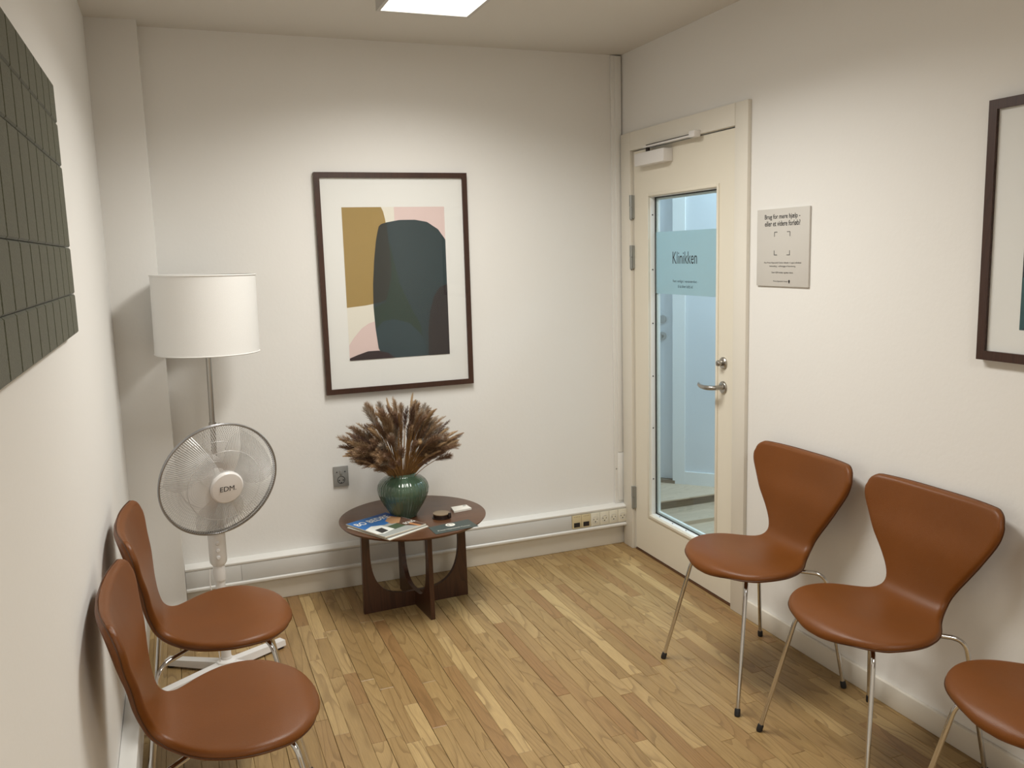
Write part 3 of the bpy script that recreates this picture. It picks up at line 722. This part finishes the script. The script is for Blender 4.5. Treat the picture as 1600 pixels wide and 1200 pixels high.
# ------------------------------------------------------------------ floor lamp
LX, LY = -2.050, -.265
t = thing('floor_lamp', 'floor lamp with white drum shade on a steel pole in the corner', 'floor lamp', (LX-.024, LY, 0)); t.rotation_euler = (0, math.radians(1.0), 0)
q = MB(); q.lathe([(0,0),(.135,0),(.135,.010),(.120,.016),(.02,.020),(.014,.03),(0,.03)], 'steel', (0,0,0), 40); q.obj('base', t)
q = MB(); q.lathe([(.0110,.02),(.0110,1.26)], 'steel', (0,0,0), 16); pl = q.obj('pole', t)
q = MB(); q.lathe([(.015,.875),(.015,.900)], 'steel', (0,0,0), 16); q.tube([(.012,0,.89),(.030,0,.89)], [.004,.007], 'steel', 8); q.obj('pole_clamp', pl)
r0, r1, z0, z1 = .203, .202, 1.190, 1.508
q = MB(); q.lathe([(r0,z0),(r1,z1),(r1-.0025,z1),(r0-.0025,z0),(r0,z0)], 'shade', (0,0,0), 64)
q.f = [f for f in q.f if len(f) == 4]; q.m = q.m[:len(q.f)]; q.sm = q.sm[:len(q.f)]
sh = q.obj('lamp_shade', t)
q = MB()
for zz in (z0+.003, z1-.003): q.tube([((r0+.0005)*math.cos(a_), (r0+.0005)*math.sin(a_), zz) for a_ in [2*PI*k/64 for k in range(64)]], .0022, 'shade', 6, closed=True)
q.obj('shade_rim', sh)
q = MB()
for k in range(3): a_ = 2*PI*k/3+.4; q.tube([(0,0,1.25),(.2*math.cos(a_),.2*math.sin(a_),1.25)], .0016, 'steel', 5)
q.obj('shade_spider', sh)
q = MB(); q.lathe([(.018,1.25),(.018,1.30)], 'whiteplastic', (0,0,0), 16); q.lathe([(.012,1.30),(.018,1.315),(.028,1.345),(.028,1.365),(.018,1.39),(0,1.395)], 'shade', (0,0,0), 20); q.obj('bulb', t)
q = MB(); q.tube([(.016,.004,1.183),(.016,.004,1.200)], .003, 'black', 8); q.obj('pull_switch', t)

# ------------------------------------------------------------------ pedestal fan
FX, FY = -2.088, -.668
t = thing('pedestal_fan', 'white pedestal fan with round wire grille marked EDM', 'fan', (FX, FY, 0))
RC = Vector((-2.064+.0, -.757, .773)) - Vector((FX, FY, 0)); FN = Vector((.306, -.927, -.215)).normalized(); RF = .2155
fa = FN.cross(Vector((0,0,1))).normalized(); fb = fa.cross(FN).normalized()
def fp(r, an, d): return RC + fa*(r*math.cos(an)) + fb*(r*math.sin(an)) + FN*d
# rim
q = MB(); q.tube([fp(RF, 2*PI*k/72, 0) for k in range(72)], .0042, 'rimwire', 8, closed=True); q.tube([fp(RF-.003, 2*PI*k/72, -.012) for k in range(72)], .0035, 'rimwire', 6, closed=True); q.obj('grille_rim', t)
def grille(name, sgn, n, depth, rin, m):
    q = MB()
    for k in range(n):
        an = 2*PI*k/n; pts = []
        for j in range(6):
            u = j/5; r = rin + (RF-rin)*u; dd = depth*(1-u**2.6); tw = .16*(1-u)*sgn
            pts.append(fp(r, an+tw, dd*sgn))
        q.tube(pts, .00105, m, 3, cap=False)
    for rr_ in (rin, rin+(RF-rin)*.5):
        u = (rr_-rin)/(RF-rin); q.tube([fp(rr_, 2*PI*k/40, (depth*(1-u**2.6)-.002)*sgn) for k in range(40)], .0014, m, 4, closed=True)
    o = q.obj(name, t); o['kind'] = 'stuff'; return o
grille('front_grille', 1, 160, .062, .052, 'wire'); grille('rear_grille', -1, 144, .055, .050, 'wire')
cap = MB(); cap.lathe([(.058,-.006),(.0605,.0),(.0605,.006),(.055,.012),(.02,.016),(0,.0165)], 'whiteplastic', RC+FN*.064, 40, FN); cp = cap.obj('hub_cap', t)
text('lettering', 'EDM.', (RC+FN*.0808+fb*.001, fa*-1 if fa.x < 0 else fa, fb, FN), .058, 'ink', cp, .019)
M['blade'] = glass_mat('clear_blade', (.92,.92,.92,1), .25, .35, .42, (.74,.73,.71,1))
for k in range(3):
    q = MB(); n = 9; vs = []; a0 = 2*PI*k/3+.5
    for i_ in range(n):
        for j_ in range(5):
            u = i_/(n-1); v = j_/4 - .5; r = .03+.165*u; wd = .55+.95*math.sin(PI*min(u*.75+.08, 1))
            vs.append(fp(r, a0+v*wd*1.0, .028*(v*2)+.0))
    fs = [(i_*5+j_, i_*5+j_+1, (i_+1)*5+j_+1, (i_+1)*5+j_) for i_ in range(n-1) for j_ in range(4)]
    q.add(vs, fs, 'blade', True); b_ = q.obj('blade', t)
q = MB(); q.lathe([(.036,-.03),(.038,.03),(.03,.04),(0,.042)], 'fanplastic', RC, 24, FN); q.obj('blade_hub', t)
q = MB(); q.lathe([(0,-.175),(.030,-.172),(.046,-.155),(.054,-.125),(.056,-.075),(.052,-.055),(0,-.055)], 'whiteplastic', RC, 28, FN); q.obj('motor_housing', t)
q = MB()
q.lathe([(0,.425),(.024,.428),(.0315,.440),(.0325,.56),(.030,.60),(.026,.68),(.027,.745),(.018,.760),(0,.762)], 'whiteplastic', (0,0,0), 24); cb = q.obj('control_column', t)
q = MB()
for zz in (.520,.492,.464): q.lathe([(.0075,0),(.0075,.006),(.005,.009),(0,.009)], 'whiteplastic', (.004*0, -.030, zz), 12, (.1,-1,0))
q.obj('button', cb)
q = MB(); q.lathe([(.0225,.368),(.0235,.376),(.0235,.405),(.019,.428)], 'whiteplastic', (0,0,0), 20); q.obj('height_collar', t)
q = MB(); q.lathe([(.0185,.030),(.0180,.370)], 'whiteplastic', (0,0,0), 18); q.obj('pole', t)
for an in (146, 30):
    a_ = math.radians(an); U = Vector((math.cos(a_), math.sin(a_), 0)); Vv = Vector((-U.y, U.x, 0)); q = MB()
    zo = .012 if an == 146 else .013
    for sgn in (1, -1):
        L_ = .258
        vs = []
        for (s_, zt_) in ((0.0, .042), (L_, .032)):
            wd = .021
            vs += [U*(s_*sgn)+Vv*wd+Vector((0,0,.010)), U*(s_*sgn)-Vv*wd+Vector((0,0,.010)), U*(s_*sgn)-Vv*(wd-.003)+Vector((0,0,zt_)), U*(s_*sgn)+Vv*(wd-.003)+Vector((0,0,zt_))]
        q.add(vs, [(0,1,2,3),(7,6,5,4),(0,4,5,1),(1,5,6,2),(2,6,7,3),(3,7,4,0)], 'whiteplastic')
    ft = q.obj('foot_bar', t)
    for sgn in (1,-1):
        q = MB(); q.lathe([(.017,.0),(.017,.011)], 'black', U*(.240*sgn), 12); q.obj('rubber_pad', ft)
q = MB(); q.lathe([(.040,.038),(.036,.046),(.021,.052),(.020,.060)], 'whiteplastic', (0,0,0), 24); q.obj('base_collar', t)
q = MB(); q.tube([Vector(p) for p in catmull([(-2.122,-.700,.425),(-2.124,-.705,.36),(-2.112,-.700,.28),(-2.116,-.700,.18),(-2.112,-.700,.056)], 6)], .0022, 'whiteplastic', 6); tag(q.obj('hanging_fan_cord'), 'thin white cord hanging beside the fan pole', 'cord')
q = MB(); q.tube([Vector(p) for p in catmull([(-2.10,-.715,.004),(-2.13,-.76,.004),(-2.20,-.80,.004),(-2.27,-.90,.004),(-2.31,-1.02,.004),(-2.35,-1.2,.004),(-2.37,-1.5,.004)], 8)], .0032, 'whiteplastic', 8); tag(q.obj('power_cable'), 'white power cable lying on the floor behind the left chairs', 'cable')

# ------------------------------------------------------------------ pictures
def picture(name, label, basis, W_, H_, fw, depth):
    """basis origin = lower-left corner on the wall"""
    t = thing(name, label, 'picture', basis[0])
    O, U, V, Nn_ = (Vector(b) for b in basis); O0 = Vector((0,0,0))
    B = (O0, U, V, Nn_)
    mm = [[(0,0),(W_,0),(W_-fw,fw),(fw,fw)], [(W_,0),(W_,H_),(W_-fw,H_-fw),(W_-fw,fw)], [(W_,H_),(0,H_),(fw,H_-fw),(W_-fw,H_-fw)], [(0,H_),(0,0),(fw,fw),(fw,H_-fw)]]
    for p in mm:
        q = MB(); q.prism(p, B, .001, depth, 'frame'); q.obj('frame_bar', t)
    q = MB(); q.prism([(fw*.5,fw*.5),(W_-fw*.5,fw*.5),(W_-fw*.5,H_-fw*.5),(fw*.5,H_-fw*.5)], B, .004, depth-.010, 'paper'); pr = q.obj('print', t)
    q = MB(); q.prism([(fw,fw),(W_-fw,fw),(W_-fw,H_-fw),(fw,H_-fw)], B, depth-.006, depth-.004, 'picglass'); q.obj('glazing', t)
    return t, pr, B, depth-.010
def curve_poly(pts, n=6, closed=True):
    P = [Vector((a, b, 0)) for a, b in pts]; out = []; N_ = len(P)
    for i_ in range(N_):
        p0, p1, p2, p3 = P[i_-1], P[i_], P[(i_+1)%N_], P[(i_+2)%N_]
        for k in range(n):
            t_ = k/n; v = .5*((2*p1)+(-p0+p2)*t_+(2*p0-5*p1+4*p2-p3)*t_*t_+(-p0+3*p1-3*p2+p3)*t_**3); out.append((v.x, v.y))
    return out
PW, PH = .712, 1.002
t, pr, B, dd = picture('framed_abstract_print', 'tall dark-framed abstract print with ochre, pink and teal shapes on the far wall', ((-1.547,-.0005,.934),(1,0,0),(0,0,1),(0,-1,0)), PW, PH, .024, .024)
# print area: rectangle in picture coordinates
ax0, ax1, az0, az1 = .116, .598, .152, .848
def AP(u, v): return (ax0+(ax1-ax0)*u, az1-(az1-az0)*v)
def clipu(l): return [(min(max(u,0),1), min(max(v,0),1)) for u, v in l]
def shape(uvs, m, lift):
    q = MB(); O_, U_, V_, N_ = (Vector(b) for b in B)
    vs = [O_+U_*AP(u,v)[0]+V_*AP(u,v)[1]+N_*(dd+lift) for u, v in uvs]; q.add(vs, [tuple(range(len(vs)))], m); return q.obj('printed_shape', pr)
shape([(.0,.0),(1,.0),(1,1),(0,1)], 'cream_art', .0003)
shape([(0,0),(.375,0),(.395,.03),(.41,.08),(.43,.2),(.445,.34),(.44,.46),(.42,.56),(.38,.61),(.32,.625),(.18,.640),(0,.650)], 'ochre', .0005)
shape([(.50,0),(1,0),(1,.22),(.93,.15),(.82,.10),(.70,.085),(.50,.09)], 'pinkprint', .0005)
shape([(0,.90),(.05,.85),(.13,.79),(.20,.76),(.28,.745),(.40,.745),(.40,.98),(.0,.995)], 'pinkprint', .0005)
shape([(0,1),(0,.985),(.08,.965),(.18,.945),(.28,.945),(.38,.965),(.44,1)], 'plum', .0030)
bodyp = [(.33,.16),(.345,.125),(.37,.11),(.42,.10),(.55,.085),(.70,.085),(.82,.10),(.93,.15),(1,.22),(1,1),(.40,1),(.36,.985),(.31,.965),(.285,.93),(.265,.80),(.255,.65),(.262,.50),(.285,.34),(.31,.22)]
shape(bodyp, 'teal', .0010)
shape([(.33,.16),(.345,.125),(.37,.11),(.42,.10),(.43,.2),(.445,.34),(.44,.46),(.42,.56),(.38,.61),(.32,.625),(.256,.63),(.262,.50),(.285,.34),(.31,.22)], 'olive_dark', .0011)
shape([(.43,.2),(.46,.30),(.52,.50),(.62,.66),(.72,.80),(.72,.95),(.40,.985),(.285,.90),(.256,.66),(.38,.62),(.44,.46),(.445,.34)], 'greenblack', .0014)
shape([(.266,.80),(.34,.75),(.45,.74),(.60,.77),(.70,.84),(.76,.93),(.76,1),(.40,1),(.36,.985),(.31,.965),(.285,.93)], 'tealpale', .0019)
shape([(1,.52),(.92,.54),(.86,.60),(.815,.70),(.79,.82),(.785,1),(1,1)], 'browndark', .0024)
# second picture on the right wall
t, pr, B, dd = picture('wide_framed_print', 'dark-framed print with near-black and petrol artwork, cut off at the right edge', ((-.0005,-2.168,1.219),(0,-1,0),(0,0,1),(-1,0,0)), 1.002, .718, .026, .024)
q = MB(); q.prism([(.125,.092),(.877,.092),(.877,.636),(.125,.636)], B, dd, dd+.0003, 'navy'); pa = q.obj('printed_shape', pr)
def sh2(l, m, lift):
    q = MB(); O_, U_, V_, N_ = (Vector(b) for b in B); q.add([O_+U_*u+V_*v+N_*(dd+lift) for u, v in l], [tuple(range(len(l)))], m); q.obj('printed_shape', pr)
sh2([(.125,.092),(.877,.092),(.877,.20),(.62,.30),(.40,.25),(.22,.23),(.125,.235)], 'petrol', .0006)
sh2([(.135,.092),(.20,.12),(.23,.16),(.21,.19),(.16,.15)], 'tealpale', .0008)

# ------------------------------------------------------------------ sign on the right wall
sg = box('wall_sign', (-.008, -1.125, 1.403), (-.0005, -1.428, 1.696), 'signplate', None, .001); tag(sg, 'square light grey information sign on the wall right of the door', 'sign')
def ws(y, z): return ((-.0082, y, z), (0,-1,0), (0,0,1), (-1,0,0))
text('lettering', 'Brug for mere hjælp -', ws(-1.275, 1.664), .205, 'ink', sg, .023, bold=True)
text('lettering', 'eller et videre forløb?', ws(-1.276, 1.640), .205, 'ink', sg, .021, bold=True)
q = MB()
for sy_ in (1,-1):
    for sz_ in (1,-1):
        cy_, cz_ = -1.277+sy_*.046, 1.565+sz_*.044
        q = MB(); q.prism([(0,0),(-sy_*.018,0),(-sy_*.018,-sz_*.0022),(-sy_*.0022,-sz_*.0022),(-sy_*.0022,-sz_*.018),(0,-sz_*.018)], ((-.0082,cy_,cz_),(0,1,0),(0,0,1),(-1,0,0)), 0, .0005, 'ink'); q.obj('corner_bracket', sg)
text('lettering', 'Hos Privat Hypnotisk Center tilbyder vi også individuel', ws(-1.280, 1.492), .215, 'ink', sg, .0075)
text('lettering', 'behandling - uafhængigt af henvisning', ws(-1.281, 1.479), .150, 'ink', sg, .0075)
text('lettering', 'Scan QR koden og læs mere', ws(-1.281, 1.455), .125, 'ink', sg, .0075, bold=True)
text('lettering', 'Privat Hypnotisk Center', ws(-1.272, 1.422), .085, 'ink', sg, .007)
q = MB(); q.lathe([(.0045,0),(.0045,.0005)], 'ink', (-.0082,-1.322,1.424), 14, (-1,0,0)); q.box((-.0087,-1.319,1.416), (-.0082,-1.325,1.424), 'ink'); q.obj('logo', sg)

# grey wall socket on the far wall
t = thing('wall_socket', 'single grey power socket with switch on the far wall left of the table', 'socket', (-1.502,-.0005,.543))
q = MB(); q.box((-.035,-.009,-.048), (.035,0,.048), 'socketgrey', .0015); bs = q.obj('socket_plate', t)
q = MB(); q.box((-.005,-.014,.010), (.005,-.0088,.030), 'socketgrey', .001); q.obj('switch', t)
q = MB(); q.tube([(.017*math.cos(a_), -.0092, -.016+.017*math.sin(a_)) for a_ in [2*PI*k/24 for k in range(24)]], .0013, 'black', 4, closed=True)
for dx, dz in ((-.0095,-.018),(.0095,-.018),(0,-.030)): q.lathe([(.003,0),(.003,.0012)], 'black', (dx,-.009,dz), 8, (0,-1,0))
for dx in (-.019,.019): q.lathe([(.0032,0),(.0032,.001)], 'black', (dx,-.009,.022), 8, (0,-1,0))
q.obj('pin_holes', t)

# ------------------------------------------------------------------ acoustic felt panel on the left wall
PX = XL; rows = [(1.968,1.884),(1.880,1.787),(1.783,1.602),(1.598,1.494),(1.490,1.402)]
Y0, Y1 = -1.700, -2.960
t = thing('acoustic_felt_panel', 'dark green grooved felt acoustic panel on the left wall', 'acoustic panel', (PX, Y0, 1.402))
q = MB(); q.box((PX+.0005, Y0, 1.402), (PX+.016, Y1, 1.968), 'feltback'); wchild(q.obj('panel_backing'), t)
slat_cache = {}
def slat(w, h):
    k = (round(w,3), round(h,3))
    if k not in slat_cache:
        b = .0035; v = [(0,-w/2,-h/2),(0,w/2,-h/2),(0,w/2,h/2),(0,-w/2,h/2),(.007,-w/2,-h/2),(.007,w/2,-h/2),(.007,w/2,h/2),(.007,-w/2,h/2),(.010,-w/2+b,-h/2+b),(.010,w/2-b,-h/2+b),(.010,w/2-b,h/2-b),(.010,-w/2+b,h/2-b)]
        f = [(0,1,5,4),(1,2,6,5),(2,3,7,6),(3,0,4,7),(4,5,9,8),(5,6,10,9),(6,7,11,10),(7,4,8,11),(8,9,10,11)]
        q = MB(); q.add(v, f, 'felt'); slat_cache[k] = q.obj('felt_slat'); return slat_cache[k]
    o = slat_cache[k].copy(); COL.objects.link(o); return o
for zt_, zb_ in rows:
    y = Y0; wd = .105
    while y > Y1+.01:
        w = min(wd, y-Y1); s_ = slat(w-.003, zt_-zb_+.0025); s_.parent = t; s_.location = (.016, (y-w/2)-Y0, (zt_+zb_)/2-1.402); y -= wd
